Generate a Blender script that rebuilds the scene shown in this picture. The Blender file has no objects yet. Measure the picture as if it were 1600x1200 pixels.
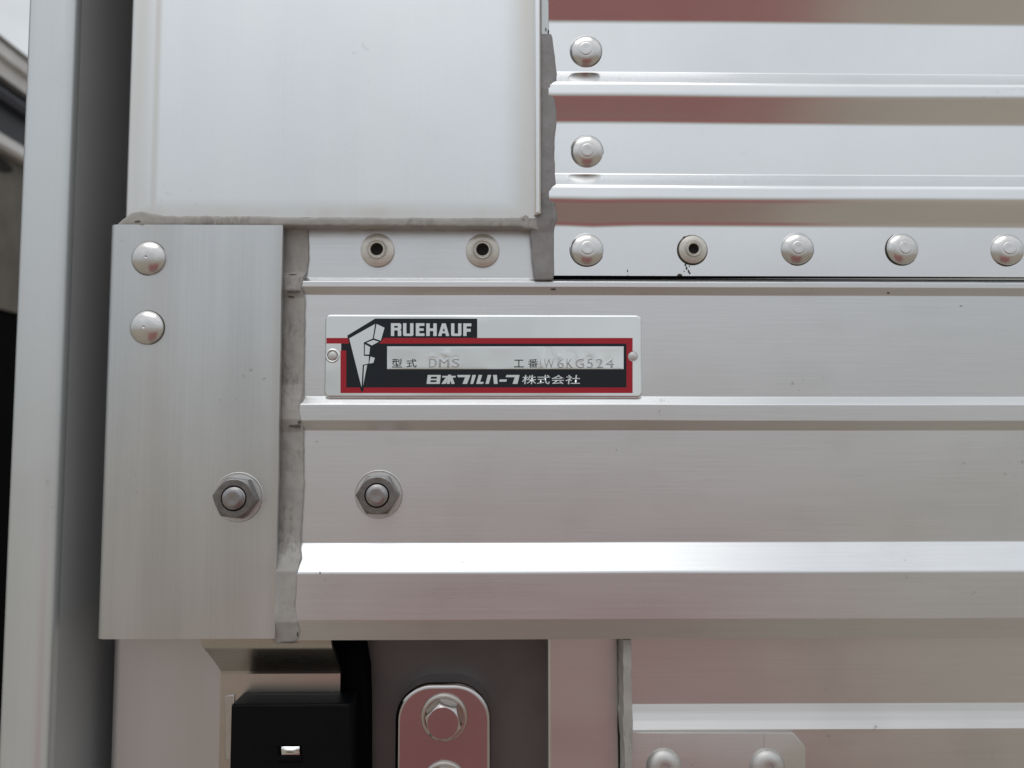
import bpy, bmesh, math, random
from mathutils import Vector, Matrix, noise
R = math.radians
random.seed(7)
sc = bpy.context.scene
col = sc.collection

# ------------------------------------------------------------------ camera
CAM_D, PITCH, YAW, ROLL, FPX = 273.0, 3.6, -0.8, 0.0, 1200.0      # mm, degrees, focal length in photo pixels
cam = bpy.data.cameras.new('camera')
camo = bpy.data.objects.new('camera', cam); col.objects.link(camo)
cam.sensor_width = 36; cam.lens = FPX / 1600 * 36
cam.clip_start = 0.01; cam.clip_end = 500
camo.location = (0, -CAM_D / 1000, 0)
camo.rotation_euler = (R(90 + PITCH), R(ROLL), R(YAW))
cam.dof.use_dof = True; cam.dof.focus_distance = 0.268; cam.dof.aperture_fstop = 13
sc.camera = camo
_M = camo.rotation_euler.to_matrix()

# ------------------------------------------------------------------ world: overcast daylight
SUN_EL, SUN_AZ = 66, 200
w = bpy.data.worlds.new('World'); sc.world = w; w.use_nodes = True
nt = w.node_tree; N = nt.nodes; Lk = nt.links
for n in list(N): N.remove(n)
out = N.new('ShaderNodeOutputWorld'); bg = N.new('ShaderNodeBackground'); bg.inputs['Strength'].default_value = 0.1
sky = N.new('ShaderNodeTexSky'); sky.sky_type = 'NISHITA'; sky.sun_disc = False
sky.sun_elevation = R(SUN_EL); sky.sun_rotation = R(SUN_AZ); sky.dust_density = 3.0
tc = N.new('ShaderNodeTexCoord')
sep = N.new('ShaderNodeSeparateXYZ'); Lk.new(tc.outputs['Generated'], sep.inputs[0])
# cloud deck: dimmer at the horizon, brighter higher up, soft lumps
ramp = N.new('ShaderNodeValToRGB')
ramp.color_ramp.elements[0].position = 0.0; ramp.color_ramp.elements[0].color = (0.50, 0.505, 0.51, 1)
ramp.color_ramp.elements[1].position = 0.75; ramp.color_ramp.elements[1].color = (1.08, 1.1, 1.12, 1)
e = ramp.color_ramp.elements.new(0.16); e.color = (0.62, 0.635, 0.65, 1)
e = ramp.color_ramp.elements.new(0.38); e.color = (0.83, 0.865, 0.90, 1)
Lk.new(sep.outputs['Z'], ramp.inputs[0])
mp = N.new('ShaderNodeMapping'); mp.inputs['Scale'].default_value = (1.6, 1.6, 4.5); Lk.new(tc.outputs['Generated'], mp.inputs[0])
cn = N.new('ShaderNodeTexNoise'); cn.inputs['Scale'].default_value = 1.7; cn.inputs['Detail'].default_value = 5; Lk.new(mp.outputs[0], cn.inputs[0])
cr = N.new('ShaderNodeMapRange'); cr.inputs['From Min'].default_value = 0.3; cr.inputs['From Max'].default_value = 0.7
cr.inputs['To Min'].default_value = 0.82; cr.inputs['To Max'].default_value = 1.1; Lk.new(cn.outputs['Fac'], cr.inputs[0])
SKY_GAIN = 9.2
cm = N.new('ShaderNodeMath'); cm.operation = 'MULTIPLY'; cm.inputs[1].default_value = SKY_GAIN; Lk.new(cr.outputs[0], cm.inputs[0])
vm = N.new('ShaderNodeVectorMath'); vm.operation = 'SCALE'; Lk.new(ramp.outputs[0], vm.inputs[0]); Lk.new(cm.outputs[0], vm.inputs['Scale'])
mx = N.new('ShaderNodeMix'); mx.data_type = 'RGBA'; mx.inputs[0].default_value = 0.93
Lk.new(sky.outputs[0], mx.inputs[6]); Lk.new(vm.outputs[0], mx.inputs[7]); Lk.new(mx.outputs[2], bg.inputs[0]); Lk.new(bg.outputs[0], out.inputs[0])

# ------------------------------------------------------------------ sun behind the cloud
sl = bpy.data.lights.new('sun', 'SUN'); sl.energy = 0.5; sl.angle = R(50); sl.color = (1, 0.98, 0.95)
so = bpy.data.objects.new('sun', sl); col.objects.link(so); so.location = (0, -3, 5)
so.rotation_euler = (R(90 - SUN_EL), 0, R(-20))

sc.view_settings.view_transform = 'Standard'; sc.view_settings.look = 'None'
sc.view_settings.exposure = 0.0; sc.view_settings.gamma = 1.0; sc.view_settings.use_curve_mapping = False

# ------------------------------------------------------------------ helpers
def at(px, py, Y=0.0):
    """photo pixel -> point (mm) on the vertical plane Y mm behind the main face"""
    d = _M @ Vector(((px - 800) / FPX, (600 - py) / FPX, -1))
    t = (Y + CAM_D) / d.y
    return Vector((d.x * t, Y, d.z * t))
def zat(py, Y, px=1000): return at(px, py, Y).z
def xat(px, Y, py=600): return at(px, py, Y).x

ORG = {}
def link(o, parent=None, world=Vector((0, 0, 0))):
    col.objects.link(o); ORG[o.name] = Vector(world)
    if parent is not None:
        o.parent = parent; o.location = (Vector(world) - ORG[parent.name]) / 1000
    else: o.location = Vector(world) / 1000
    return o
def empty(name, loc, label, cat, group=None):
    o = bpy.data.objects.new(name, None); o.empty_display_size = 0.02
    link(o, None, Vector(loc)); o['label'] = label; o['category'] = cat
    if group: o['group'] = group
    return o
def mesh(name, verts, faces, mat, smooth=True, sharp=32, recenter=True):
    vs = [Vector(v) for v in verts]
    if recenter:
        lo = Vector((min(v.x for v in vs), min(v.y for v in vs), min(v.z for v in vs)))
        hi = Vector((max(v.x for v in vs), max(v.y for v in vs), max(v.z for v in vs)))
        c = (lo + hi) / 2
    else: c = Vector((0, 0, 0))
    m = bpy.data.meshes.new(name)
    m.from_pydata([tuple((v - c) / 1000) for v in vs], [], faces)
    bm = bmesh.new(); bm.from_mesh(m)
    bmesh.ops.recalc_face_normals(bm, faces=bm.faces); bm.to_mesh(m); bm.free()
    m.materials.append(mat)
    if smooth:
        for p in m.polygons: p.use_smooth = True
        m.set_sharp_from_angle(angle=R(sharp))
    return m, c
def part(name, verts, faces, mat, parent, smooth=True, sharp=32, label=None, kind=None, wn=False):
    m, c = mesh(name, verts, faces, mat, smooth, sharp)
    o = bpy.data.objects.new(name, m); link(o, parent, c)
    if label: o['label'] = label
    if kind: o['kind'] = kind
    if wn:
        md = o.modifiers.new('wn', 'WEIGHTED_NORMAL'); md.keep_sharp = True; md.weight = 100
    return o

def fillet(pts, rad, seg=5):
    """pts: [(a,b)], rad: radius per point (0 = sharp)"""
    outp = []
    n = len(pts)
    for i, p in enumerate(pts):
        r = rad[i] if isinstance(rad, (list, tuple)) else rad
        if i == 0 or i == n - 1 or r <= 0: outp.append(p); continue
        p0, p1, p2 = Vector(pts[i - 1]), Vector(p), Vector(pts[i + 1])
        u, v = (p0 - p1), (p2 - p1); lu, lv = u.length, v.length; u.normalize(); v.normalize()
        ang = u.angle(v)
        if ang > math.pi - 0.02: outp.append(p); continue
        t = min(r / math.tan(ang / 2), lu * (0.98 if i == 1 else 0.48), lv * (0.98 if i == n - 2 else 0.48))
        a, b = p1 + u * t, p1 + v * t
        for k in range(seg + 1):
            s = k / seg
            outp.append(tuple((a * (1 - s) ** 2 + p1 * 2 * s * (1 - s) + b * s * s)))
    return outp

def extrude_x(prof, xs, back, wob=None):
    """prof: [(z,y)] front line top to bottom; closed to y=back, run through the xs"""
    vs, fs = [], []
    loop = list(prof) + [(prof[-1][0], back), (prof[0][0], back)]
    n = len(loop)
    for x in xs:
        for k, (z, y) in enumerate(loop):
            dz = dy = 0
            if wob and k < n - 2: dz, dy = wob(x, z, y)
            vs.append((x, y + dy, z + dz))
    for i in range(len(xs) - 1):
        for k in range(n):
            a = i * n + k; b = i * n + (k + 1) % n
            fs.append((a, b, b + n, a + n))
    fs.append(tuple(range(n))); fs.append(tuple((len(xs) - 1) * n + k for k in range(n)))
    return vs, fs
def lin(a, b, n): return [a + (b - a) * i / (n - 1) for i in range(n)]

def slab(poly, Yf, Yb, bev=0.0):
    """poly: [(x,z)] outline; front at Yf (towards camera), back Yb, optional bevel width"""
    n = len(poly); vs, fs = [], []
    c = Vector((sum(p[0] for p in poly) / n, sum(p[1] for p in poly) / n))
    def inset(d):
        res = []
        area = sum(poly[i][0] * poly[(i + 1) % n][1] - poly[(i + 1) % n][0] * poly[i][1] for i in range(n))
        s = 1 if area > 0 else -1
        for i in range(n):
            p0, p1, p2 = Vector(poly[i - 1]), Vector(poly[i]), Vector(poly[(i + 1) % n])
            e1 = (p1 - p0).normalized(); e2 = (p2 - p1).normalized()
            n1 = Vector((-e1.y, e1.x)) * s; n2 = Vector((-e2.y, e2.x)) * s
            b = (n1 + n2); b.normalize()
            k = d / max(0.35, b.dot(n1)); res.append(tuple(p1 + b * k))
        return res
    rings = []
    if bev > 0:
        for k in range(4):
            a = k / 3 * math.pi / 2
            rings.append((inset(bev * (1 - math.cos(a))), Yf + bev * (1 - math.sin(a))))
        rings.insert(0, (poly, Yb))
        rings = [rings[0]] + rings[1:]
    else: rings = [(poly, Yb), (poly, Yf)]
    for pl, y in rings:
        for (x, z) in pl: vs.append((x, y, z))
    for r in range(len(rings) - 1):
        for i in range(n):
            a = r * n + i; b = r * n + (i + 1) % n
            fs.append((a, b, b + n, a + n))
    fs.append(tuple(range(n))[::-1]); fs.append(tuple((len(rings) - 1) * n + i for i in range(n)))
    return vs, fs
def rrect(x0, z0, x1, z1, r, seg=6):
    pts = []
    for cx, cz, a0 in ((x1 - r, z1 - r, 0), (x0 + r, z1 - r, 90), (x0 + r, z0 + r, 180), (x1 - r, z0 + r, 270)):
        for k in range(seg + 1):
            a = R(a0 + 90 * k / seg); pts.append((cx + r * math.cos(a), cz + r * math.sin(a)))
    return pts
def ppoly(pts, Y): return [(at(x, y, Y).x, at(x, y, Y).z) for x, y in pts]

def lathe(prof, seg=40, tx=0, tz=0):
    """prof [(r,h)] h towards the camera; axis through the origin"""
    vs, fs = [], []
    for r, h in prof:
        for k in range(seg):
            a = 2 * math.pi * k / seg; vs.append((r * math.cos(a), -h, r * math.sin(a)))
    for i in range(len(prof) - 1):
        for k in range(seg):
            a = i * seg + k; b = i * seg + (k + 1) % seg; fs.append((a, b, b + seg, a + seg))
    fs.append(tuple((len(prof) - 1) * seg + k for k in range(seg))); fs.append(tuple(range(seg))[::-1])
    return vs, fs
def shared(name, vf, mat, sharp=35):
    return mesh(name, vf[0], vf[1], mat, True, sharp, recenter=False)[0]
def place(name, me, pos, parent, roty=0, scale=1, label=None, tilt=(0, 0)):
    o = bpy.data.objects.new(name, me); link(o, parent, pos)
    o.rotation_euler = (R(tilt[0]), R(roty), R(tilt[1])); o.scale = (scale,) * 3
    if label: o['label'] = label
    return o

# ------------------------------------------------------------------ materials
def base_mat(name):
    m = bpy.data.materials.new(name); m.use_nodes = True
    return m, m.node_tree, m.node_tree.nodes['Principled BSDF']
def metal(name, colr, rough=0.3, brush=None, aniso=0.0, met=1.0, bump=0.02, wave=0.0, streak=0.06, patch=0.05, dirt=None, dirtcol=(0.30, 0.26, 0.21), dirtamt=0.35, speck=0.0):
    """brush: 'x' or 'z' grain direction; dirt: list of (axis, centre_mm, halfwidth_mm, strength) bands of grime"""
    m, t, p = base_mat(name); n = t.nodes; l = t.links
    geo = n.new('ShaderNodeNewGeometry')
    mp = n.new('ShaderNodeMapping'); l.new(geo.outputs['Position'], mp.inputs[0])
    if brush == 'x': mp.inputs['Scale'].default_value = (22, 400, 1500)
    elif brush == 'z': mp.inputs['Scale'].default_value = (1500, 400, 14)
    else: mp.inputs['Scale'].default_value = (500, 500, 500)
    st = n.new('ShaderNodeTexNoise'); st.inputs['Scale'].default_value = 1; st.inputs['Detail'].default_value = 4; st.inputs['Roughness'].default_value = 0.7
    l.new(mp.outputs[0], st.inputs[0])
    mp2 = n.new('ShaderNodeMapping'); l.new(geo.outputs['Position'], mp2.inputs[0])
    mp2.inputs['Scale'].default_value = {'x': (9, 30, 45), 'z': (60, 30, 7)}.get(brush, (25, 25, 25))
    pn = n.new('ShaderNodeTexNoise'); pn.inputs['Scale'].default_value = 1; pn.inputs['Detail'].default_value = 3; l.new(mp2.outputs[0], pn.inputs[0])
    def rng(src, lo, hi):
        r = n.new('ShaderNodeMapRange'); r.inputs['From Min'].default_value = 0.25; r.inputs['From Max'].default_value = 0.75
        r.inputs['To Min'].default_value = lo; r.inputs['To Max'].default_value = hi; l.new(src, r.inputs[0]); return r.outputs[0]
    a = rng(st.outputs['Fac'], 1 - streak, 1 + streak); b = rng(pn.outputs['Fac'], 1 - patch, 1 + patch)
    mu = n.new('ShaderNodeMath'); mu.operation = 'MULTIPLY'; l.new(a, mu.inputs[0]); l.new(b, mu.inputs[1])
    sc_ = n.new('ShaderNodeVectorMath'); sc_.operation = 'SCALE'; sc_.inputs[0].default_value = colr; l.new(mu.outputs[0], sc_.inputs['Scale'])
    colout = sc_.outputs[0]
    if speck:
        sn = n.new('ShaderNodeTexNoise'); sn.inputs['Scale'].default_value = 420; sn.inputs['Detail'].default_value = 2; l.new(geo.outputs['Position'], sn.inputs[0])
        s2 = n.new('ShaderNodeTexNoise'); s2.inputs['Scale'].default_value = 30; s2.inputs['Detail'].default_value = 4; l.new(geo.outputs['Position'], s2.inputs[0])
        sm = n.new('ShaderNodeMath'); sm.operation = 'MULTIPLY'; l.new(sn.outputs['Fac'], sm.inputs[0]); l.new(s2.outputs['Fac'], sm.inputs[1])
        sr = n.new('ShaderNodeMapRange'); sr.inputs['From Min'].default_value = 0.43; sr.inputs['From Max'].default_value = 0.50; sr.inputs['To Max'].default_value = speck; l.new(sm.outputs[0], sr.inputs[0])
        # broad faint water marks
        st2 = n.new('ShaderNodeMapRange'); st2.inputs['From Min'].default_value = 0.52; st2.inputs['From Max'].default_value = 0.64; st2.inputs['To Max'].default_value = speck * 0.12; l.new(s2.outputs['Fac'], st2.inputs[0])
        sx = n.new('ShaderNodeMath'); sx.operation = 'MAXIMUM'; l.new(sr.outputs[0], sx.inputs[0]); l.new(st2.outputs[0], sx.inputs[1])
        mc = n.new('ShaderNodeMix'); mc.data_type = 'RGBA'; l.new(sx.outputs[0], mc.inputs[0]); l.new(colout, mc.inputs[6]); mc.inputs[7].default_value = (0.22, 0.18, 0.14, 1); colout = mc.outputs[2]
    ro = n.new('ShaderNodeMath'); ro.operation = 'MULTIPLY'; ro.inputs[1].default_value = rough
    l.new(rng(pn.outputs['Fac'], 0.88, 1.15), ro.inputs[0]); rout = ro.outputs[0]
    if dirt:
        sp = n.new('ShaderNodeSeparateXYZ'); l.new(geo.outputs['Position'], sp.inputs[0]); tot = None
        for ax, c, hw, s in dirt:
            sb = n.new('ShaderNodeMath'); sb.operation = 'SUBTRACT'; sb.inputs[1].default_value = c / 1000; l.new(sp.outputs['XYZ'.index(ax)], sb.inputs[0])
            ab = n.new('ShaderNodeMath'); ab.operation = 'ABSOLUTE'; l.new(sb.outputs[0], ab.inputs[0])
            mr = n.new('ShaderNodeMapRange'); mr.interpolation_type = 'SMOOTHSTEP'; mr.inputs['From Min'].default_value = 0; mr.inputs['From Max'].default_value = hw / 1000
            mr.inputs['To Min'].default_value = s; mr.inputs['To Max'].default_value = 0; l.new(ab.outputs[0], mr.inputs[0])
            if tot is None: tot = mr.outputs[0]
            else:
                ad = n.new('ShaderNodeMath'); ad.operation = 'MAXIMUM'; l.new(tot, ad.inputs[0]); l.new(mr.outputs[0], ad.inputs[1]); tot = ad.outputs[0]
        dm = n.new('ShaderNodeMath'); dm.operation = 'MULTIPLY'; l.new(tot, dm.inputs[0]); l.new(rng(pn.outputs['Fac'], 0.5, 1.2), dm.inputs[1]); dm.use_clamp = True
        mixc = n.new('ShaderNodeMix'); mixc.data_type = 'RGBA'; l.new(dm.outputs[0], mixc.inputs[0]); l.new(colout, mixc.inputs[6]); mixc.inputs[7].default_value = (*dirtcol, 1); colout = mixc.outputs[2]
        mm = n.new('ShaderNodeMath'); mm.operation = 'MULTIPLY_ADD'; mm.inputs[1].default_value = -dirtamt; mm.inputs[2].default_value = met; l.new(dm.outputs[0], mm.inputs[0]); l.new(mm.outputs[0], p.inputs['Metallic'])
    else: p.inputs['Metallic'].default_value = met
    l.new(colout, p.inputs['Base Color']); l.new(rout, p.inputs['Roughness'])
    if aniso:
        p.inputs['Anisotropic'].default_value = aniso
        tg = n.new('ShaderNodeCombineXYZ'); tg.inputs[0].default_value = 1.0 if brush == 'z' else 0.0; tg.inputs[2].default_value = 0.0 if brush == 'z' else 1.0
        l.new(tg.outputs[0], p.inputs['Tangent'])
    bp = n.new('ShaderNodeBump'); bp.inputs['Strength'].default_value = bump; bp.inputs['Distance'].default_value = 0.0003; l.new(st.outputs['Fac'], bp.inputs['Height'])
    last = bp
    if wave:
        wn_ = n.new('ShaderNodeTexNoise'); wn_.inputs['Scale'].default_value = 28; wn_.inputs['Detail'].default_value = 1.5; l.new(geo.outputs['Position'], wn_.inputs[0])
        b2 = n.new('ShaderNodeBump'); b2.inputs['Strength'].default_value = wave; b2.inputs['Distance'].default_value = 0.002; l.new(wn_.outputs['Fac'], b2.inputs['Height'])
        l.new(bp.outputs[0], b2.inputs['Normal']); last = b2
    l.new(last.outputs[0], p.inputs['Normal'])
    return m
def paint(name, colr, rough=0.5, met=0.0, var=0.1, scale=200, bump=0.0, spec=0.5, colr2=None, thresh=None, speck=0.0):
    m, t, p = base_mat(name); n = t.nodes; l = t.links
    geo = n.new('ShaderNodeNewGeometry'); ns = n.new('ShaderNodeTexNoise'); ns.inputs['Scale'].default_value = scale; ns.inputs['Detail'].default_value = 5
    l.new(geo.outputs['Position'], ns.inputs[0])
    rp = n.new('ShaderNodeValToRGB')
    c2 = colr2 or tuple(min(1, c * (1 + var)) for c in colr); c1 = colr if colr2 else tuple(c * (1 - var) for c in colr)
    lo, hi = thresh or (0.3, 0.7)
    rp.color_ramp.elements[0].position = lo; rp.color_ramp.elements[1].position = hi
    rp.color_ramp.elements[0].color = (*c1, 1); rp.color_ramp.elements[1].color = (*c2, 1)
    l.new(ns.outputs['Fac'], rp.inputs[0]); l.new(rp.outputs[0], p.inputs['Base Color'])
    if speck:
        mp_ = n.new('ShaderNodeMapping'); mp_.inputs['Scale'].default_value = (1, 1, 0.45); l.new(geo.outputs['Position'], mp_.inputs[0])
        sn = n.new('ShaderNodeTexNoise'); sn.inputs['Scale'].default_value = 650; sn.inputs['Detail'].default_value = 6; sn.inputs['Roughness'].default_value = 0.75; l.new(mp_.outputs[0], sn.inputs[0])
        s2 = n.new('ShaderNodeTexNoise'); s2.inputs['Scale'].default_value = 70; l.new(geo.outputs['Position'], s2.inputs[0])
        sm = n.new('ShaderNodeMath'); sm.operation = 'MULTIPLY'; l.new(sn.outputs['Fac'], sm.inputs[0]); l.new(s2.outputs['Fac'], sm.inputs[1])
        sr = n.new('ShaderNodeMapRange'); sr.inputs['From Min'].default_value = 0.27; sr.inputs['From Max'].default_value = 0.40; sr.inputs['To Max'].default_value = speck; l.new(sm.outputs[0], sr.inputs[0])
        mc = n.new('ShaderNodeMix'); mc.data_type = 'RGBA'; l.new(sr.outputs[0], mc.inputs[0]); l.new(rp.outputs[0], mc.inputs[6]); mc.inputs[7].default_value = (0.09, 0.07, 0.06, 1); l.new(mc.outputs[2], p.inputs['Base Color'])
    p.inputs['Roughness'].default_value = rough; p.inputs['Metallic'].default_value = met; p.inputs['Specular IOR Level'].default_value = spec
    if bump:
        b = n.new('ShaderNodeBump'); b.inputs['Strength'].default_value = bump; b.inputs['Distance'].default_value = 0.0006; l.new(ns.outputs['Fac'], b.inputs['Height']); l.new(b.outputs[0], p.inputs['Normal'])
    return m

ALU = (0.80, 0.81, 0.82)
XL = xat(203, -6, 100)
XE = xat(835, -6, 100)
MAT = dict(
    rail=metal('brushed_rail', (0.73, 0.745, 0.76), 0.30, 'x', 0.55, speck=0.35, bump=0.08, streak=0.05, patch=0.02),
    plate=metal('brushed_plate', (0.65, 0.67, 0.68), 0.36, 'z', 0.5, speck=0.4, bump=0.07, streak=0.045, patch=0.09, met=0.95,
                dirt=[('X', xat(240, -8, 600), 12, 0.25), ('X', xat(432, -8, 600), 3, 0.35)], dirtcol=(0.42, 0.39, 0.35), dirtamt=0.4),
    trim=metal('bright_trim', (0.93, 0.95, 0.97), 0.22, 'z', 0, bump=0.01, streak=0.01, patch=0.01),
    panel=metal('anodised_panel', (0.79, 0.812, 0.825), 0.30, 'z', 0.2, speck=0.15, bump=0.015, streak=0.012, patch=0.012,
                dirt=[('X', XE - 1, 12, 0.6), ('X', XL + 3, 9, 0.45), ('X', XL + 9.5, 2.2, 0.5), ('Z', zat(335, -6), 6, 0.5)], dirtcol=(0.56, 0.52, 0.455), dirtamt=0.35),
    corr=metal('corrugated_sheet', (0.83, 0.84, 0.85), 0.165, None, 0, speck=0.12, bump=0.002, wave=0.03, streak=0.01, patch=0.02),
    polished=metal('polished_steel', (0.85, 0.875, 0.875), 0.07, None, 0, bump=0.0, wave=0.6, streak=0.01, patch=0.02),
    rivet=metal('rivet_metal', (0.68, 0.67, 0.66), 0.20, None, 0, speck=0.8, bump=0.08, streak=0.06, patch=0.08),
    rivet2=metal('blind_rivet_metal', (0.66, 0.635, 0.58), 0.36, None, 0, bump=0.2, streak=0.12, patch=0.12, met=0.7),
    nut=metal('zinc_nut', (0.23, 0.225, 0.225), 0.30, None, 0, bump=0.4, streak=0.22, patch=0.2),
    stud=metal('stud_end', (0.36, 0.35, 0.36), 0.30, None, 0, bump=0.3, streak=0.15, patch=0.2),
    hinge=metal('polished_hinge_steel', (0.56, 0.53, 0.53), 0.11, None, 0, bump=0.02, wave=0.05, streak=0.02, patch=0.04),
    post=metal('painted_post', (0.66, 0.695, 0.71), 0.34, 'z', 0, speck=0.2, bump=0.01, streak=0.02, patch=0.03, met=0.7),
    lower=metal('lower_sheet', (0.68, 0.67, 0.66), 0.33, 'x', 0.4, speck=0.6, bump=0.05, streak=0.04, patch=0.04),
    lowsheet=metal('corner_sheet', (0.60, 0.585, 0.58), 0.42, 'z', 0, bump=0.01, streak=0.01, patch=0.03, met=0.85),
    bracket=metal('bent_bracket_sheet', (0.56, 0.53, 0.49), 0.27, 'x', 0, bump=0.02, streak=0.03, patch=0.06),
    seal=paint('grey_sealant', (0.34, 0.33, 0.315), 0.58, 0, scale=140, bump=0.3, colr2=(0.44, 0.43, 0.41), spec=0.4, speck=0.4),
    seal_d=paint('dark_grey_sealant', (0.25, 0.245, 0.25), 0.5, 0, scale=90, bump=0.15, colr2=(0.31, 0.30, 0.305), spec=0.4, speck=0.3),
    grime=paint('grime', (0.055, 0.05, 0.033), 0.8, 0, var=0.4, scale=900),
    stamp=metal('stamped_steel', (0.52, 0.535, 0.55), 0.32),
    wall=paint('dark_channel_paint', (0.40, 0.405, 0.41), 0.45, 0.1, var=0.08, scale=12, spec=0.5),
    ring=metal('washer_ring', (0.64, 0.635, 0.625), 0.45, None, 0, met=0.85, bump=0.1, streak=0.08, patch=0.1),
    red=paint('red_print', (0.40, 0.018, 0.032), 0.30, 0, var=0.06, scale=60, spec=0.3),
    navy=paint('dark_navy_print', (0.011, 0.015, 0.022), 0.28, 0, var=0.1, scale=60, spec=0.3),
    ink=paint('black_ink', (0.03, 0.03, 0.033), 0.4, 0),
    silver=metal('silver_print', (0.86, 0.885, 0.89), 0.16, None, 0, bump=0.0, wave=0.05, streak=0.01, patch=0.01),
    black=paint('black_plastic', (0.0025, 0.003, 0.004), 0.45, 0, var=0.2, scale=500, bump=0.03, spec=0.12),
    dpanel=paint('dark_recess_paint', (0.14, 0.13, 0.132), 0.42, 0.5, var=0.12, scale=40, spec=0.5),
    void=paint('black_rubber_and_gap_shade', (0.002, 0.002, 0.0025), 0.8, 0, spec=0.05),  # rubber; also the painted shade in the sheet-to-rail gap
    hole=paint('dark_hole', (0.012, 0.010, 0.009), 0.9, 0),
    ground=paint('tan_concrete', (0.28, 0.242, 0.19), 0.9, 0, scale=3, bump=0.2, colr2=(0.38, 0.335, 0.27)),
    red_reflect=paint('red_reflection_sheet', (0.21, 0.068, 0.063), 0.85, 0, scale=5, colr2=(0.28, 0.115, 0.105)),  # red of the added ground sheet, meant only for reflections
    dull_red_reflect=paint('dull_red_reflection_sheet', (0.20, 0.125, 0.10), 0.85, 0, scale=4, colr2=(0.27, 0.195, 0.155)),  # duller red of the nearer added sheet, meant only for reflections
    white=paint('white_body_paint', (0.55, 0.52, 0.50), 0.4, 0, scale=8, colr2=(0.68, 0.66, 0.64)),
    dark=paint('dark_body', (0.016, 0.02, 0.026), 0.5, 0, scale=8),
    beige=paint('dusty_beige', (0.11, 0.10, 0.085), 0.8, 0, scale=14, colr2=(0.16, 0.145, 0.125)),
)

# ================================================================== SETTING
GZ = -1150
def sheet(name, pts, mat):
    m = bpy.data.meshes.new(name); m.from_pydata([(x, y, z) for x, y, z in pts], [], [tuple(range(len(pts)))])
    m.materials.append(mat); o = bpy.data.objects.new(name, m); col.objects.link(o); o['kind'] = 'structure'; return o
g = GZ / 1000
sheet('ground', [(-150, -150, g), (150, -150, g), (150, 150, g), (-150, 150, g)], MAT['ground'])
sheet('added_dull_red_sheet', [(-0.20, -0.42, g + .004), (0.36, -0.42, g + .004), (0.80, -1.35, g + .004), (-0.55, -1.35, g + .004)], MAT['dull_red_reflect'])  # added near sheet, out of view, gives the grooves their brownish-red reflection
sheet('added_red_sheet', [(-0.55, -1.35, g + .004), (0.80, -1.35, g + .004), (2.5, -5.8, g + .004), (-1.5, -5.8, g + .004)], MAT['red_reflect'])  # added far sheet, out of view, reddens reflections in the lower metal

# ================================================================== THE TRUCK BODY
body = empty('truck_body', (300, 600, -400), 'silver aluminium truck cargo body seen at its lower corner, riveted panels and rail', 'truck')
X_R = 1200.0; X_TOP = 800.0

def wob(x, z, y):
    k = noise.noise(Vector((x / 90, z / 60, 3.1))) * 0.16 + noise.noise(Vector((x / 30, z / 25, 9.1))) * 0.05
    return k, noise.noise(Vector((x / 80, z / 50, 7.7))) * 0.12
def wobc(x, z, y):
    k, d = wob(x, z, y)
    gx = math.exp(-((x - xat(925, 0, 389)) / 9) ** 2)
    return k * 1.5 - 0.55 * gx * math.exp(-((z - zat(352, 0)) / 7) ** 2), d * 1.4

# --- lower rail (extruded along x)
def P(py, Y): return (zat(py, Y), Y)
rail = [P(354.5, 0.0), P(436, 0.0), P(440.5, -2.0), P(449, -2.0), P(461, 0.0),
        P(620, 0.0), P(632, -2.6), P(657.5, -2.6), P(672, 0.0),
        P(847.5, 0.0), P(893.5, -6.2), P(968, -6.2), P(998.5, -2.6)]
rr = [0, .6, .6, .6, .6, .5, .8, .6, .6, .8, 2.0, 1.2, 0]
prof = fillet(rail, rr)
xs = lin(xat(452, 0), X_R, 140)
v, f = extrude_x(prof, xs, 13, wob)
part('lower_rail', v, f, MAT['rail'], body, sharp=60, wn=True)

# --- corrugated sheet
zs_ = []
COFF = -1.7
def zc(py, Y): return zat(py, Y + COFF, 1000)
per = (zc(39.5, 0) - zc(196.5, 0))
def rib(dz):
    """one rib, top to bottom, measured on the rib between photo rows 113 and 190"""
    return [(zc(114, 0) + dz, 0), (zc(130, -4.6) + dz, -4.6), (zc(149.5, -4.9) + dz, -4.9), (zc(191, 0) + dz, 0)]
line, rad = [], []
z_top = X_TOP
nb = int((z_top - zc(114, 0)) / per)
line.append((zc(114, 0) + per * (nb + 0.6), 0)); rad.append(0)
for k in range(nb, -2, -1):
    for q, r_ in zip(rib(per * k), (1.2, 3.2, 4.2, 4.0)): line.append(q); rad.append(r_)
zb = zc(431, 0)
# the sheet's last flat runs down over the rail flange
line.append((zb, 0)); rad.append(0)
line = [(z, y + COFF) for z, y in line]
prof = fillet(line, rad, 6)
xs = lin(xat(858, -4), X_R, 150)
v, f = extrude_x(prof, xs, -0.05, None)
# clip back plane so the sheet has ~1.6 mm body: wobble only the front
n_loop = len(prof) + 2
v = [(x, y, z) for x, y, z in v]
vv = []
for i, (x, y, z) in enumerate(v):
    if i % n_loop < len(prof):
        dz, dy = wobc(x, z, y); vv.append((x, y + min(dy, .12), z + (dz if (i % n_loop) != len(prof) - 1 else dz * 0.3)))
    else: vv.append((x, y, z))
part('corrugated_sheet', vv, f, MAT['corr'], body, sharp=60, wn=True)

# black strip for the shade in the sheet-to-rail gap, narrowing from the sealant
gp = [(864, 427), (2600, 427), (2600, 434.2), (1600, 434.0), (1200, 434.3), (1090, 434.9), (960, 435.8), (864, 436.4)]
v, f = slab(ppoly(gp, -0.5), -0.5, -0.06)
part('gap_shade_strip', v, f, MAT['void'], body, smooth=False)

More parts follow.
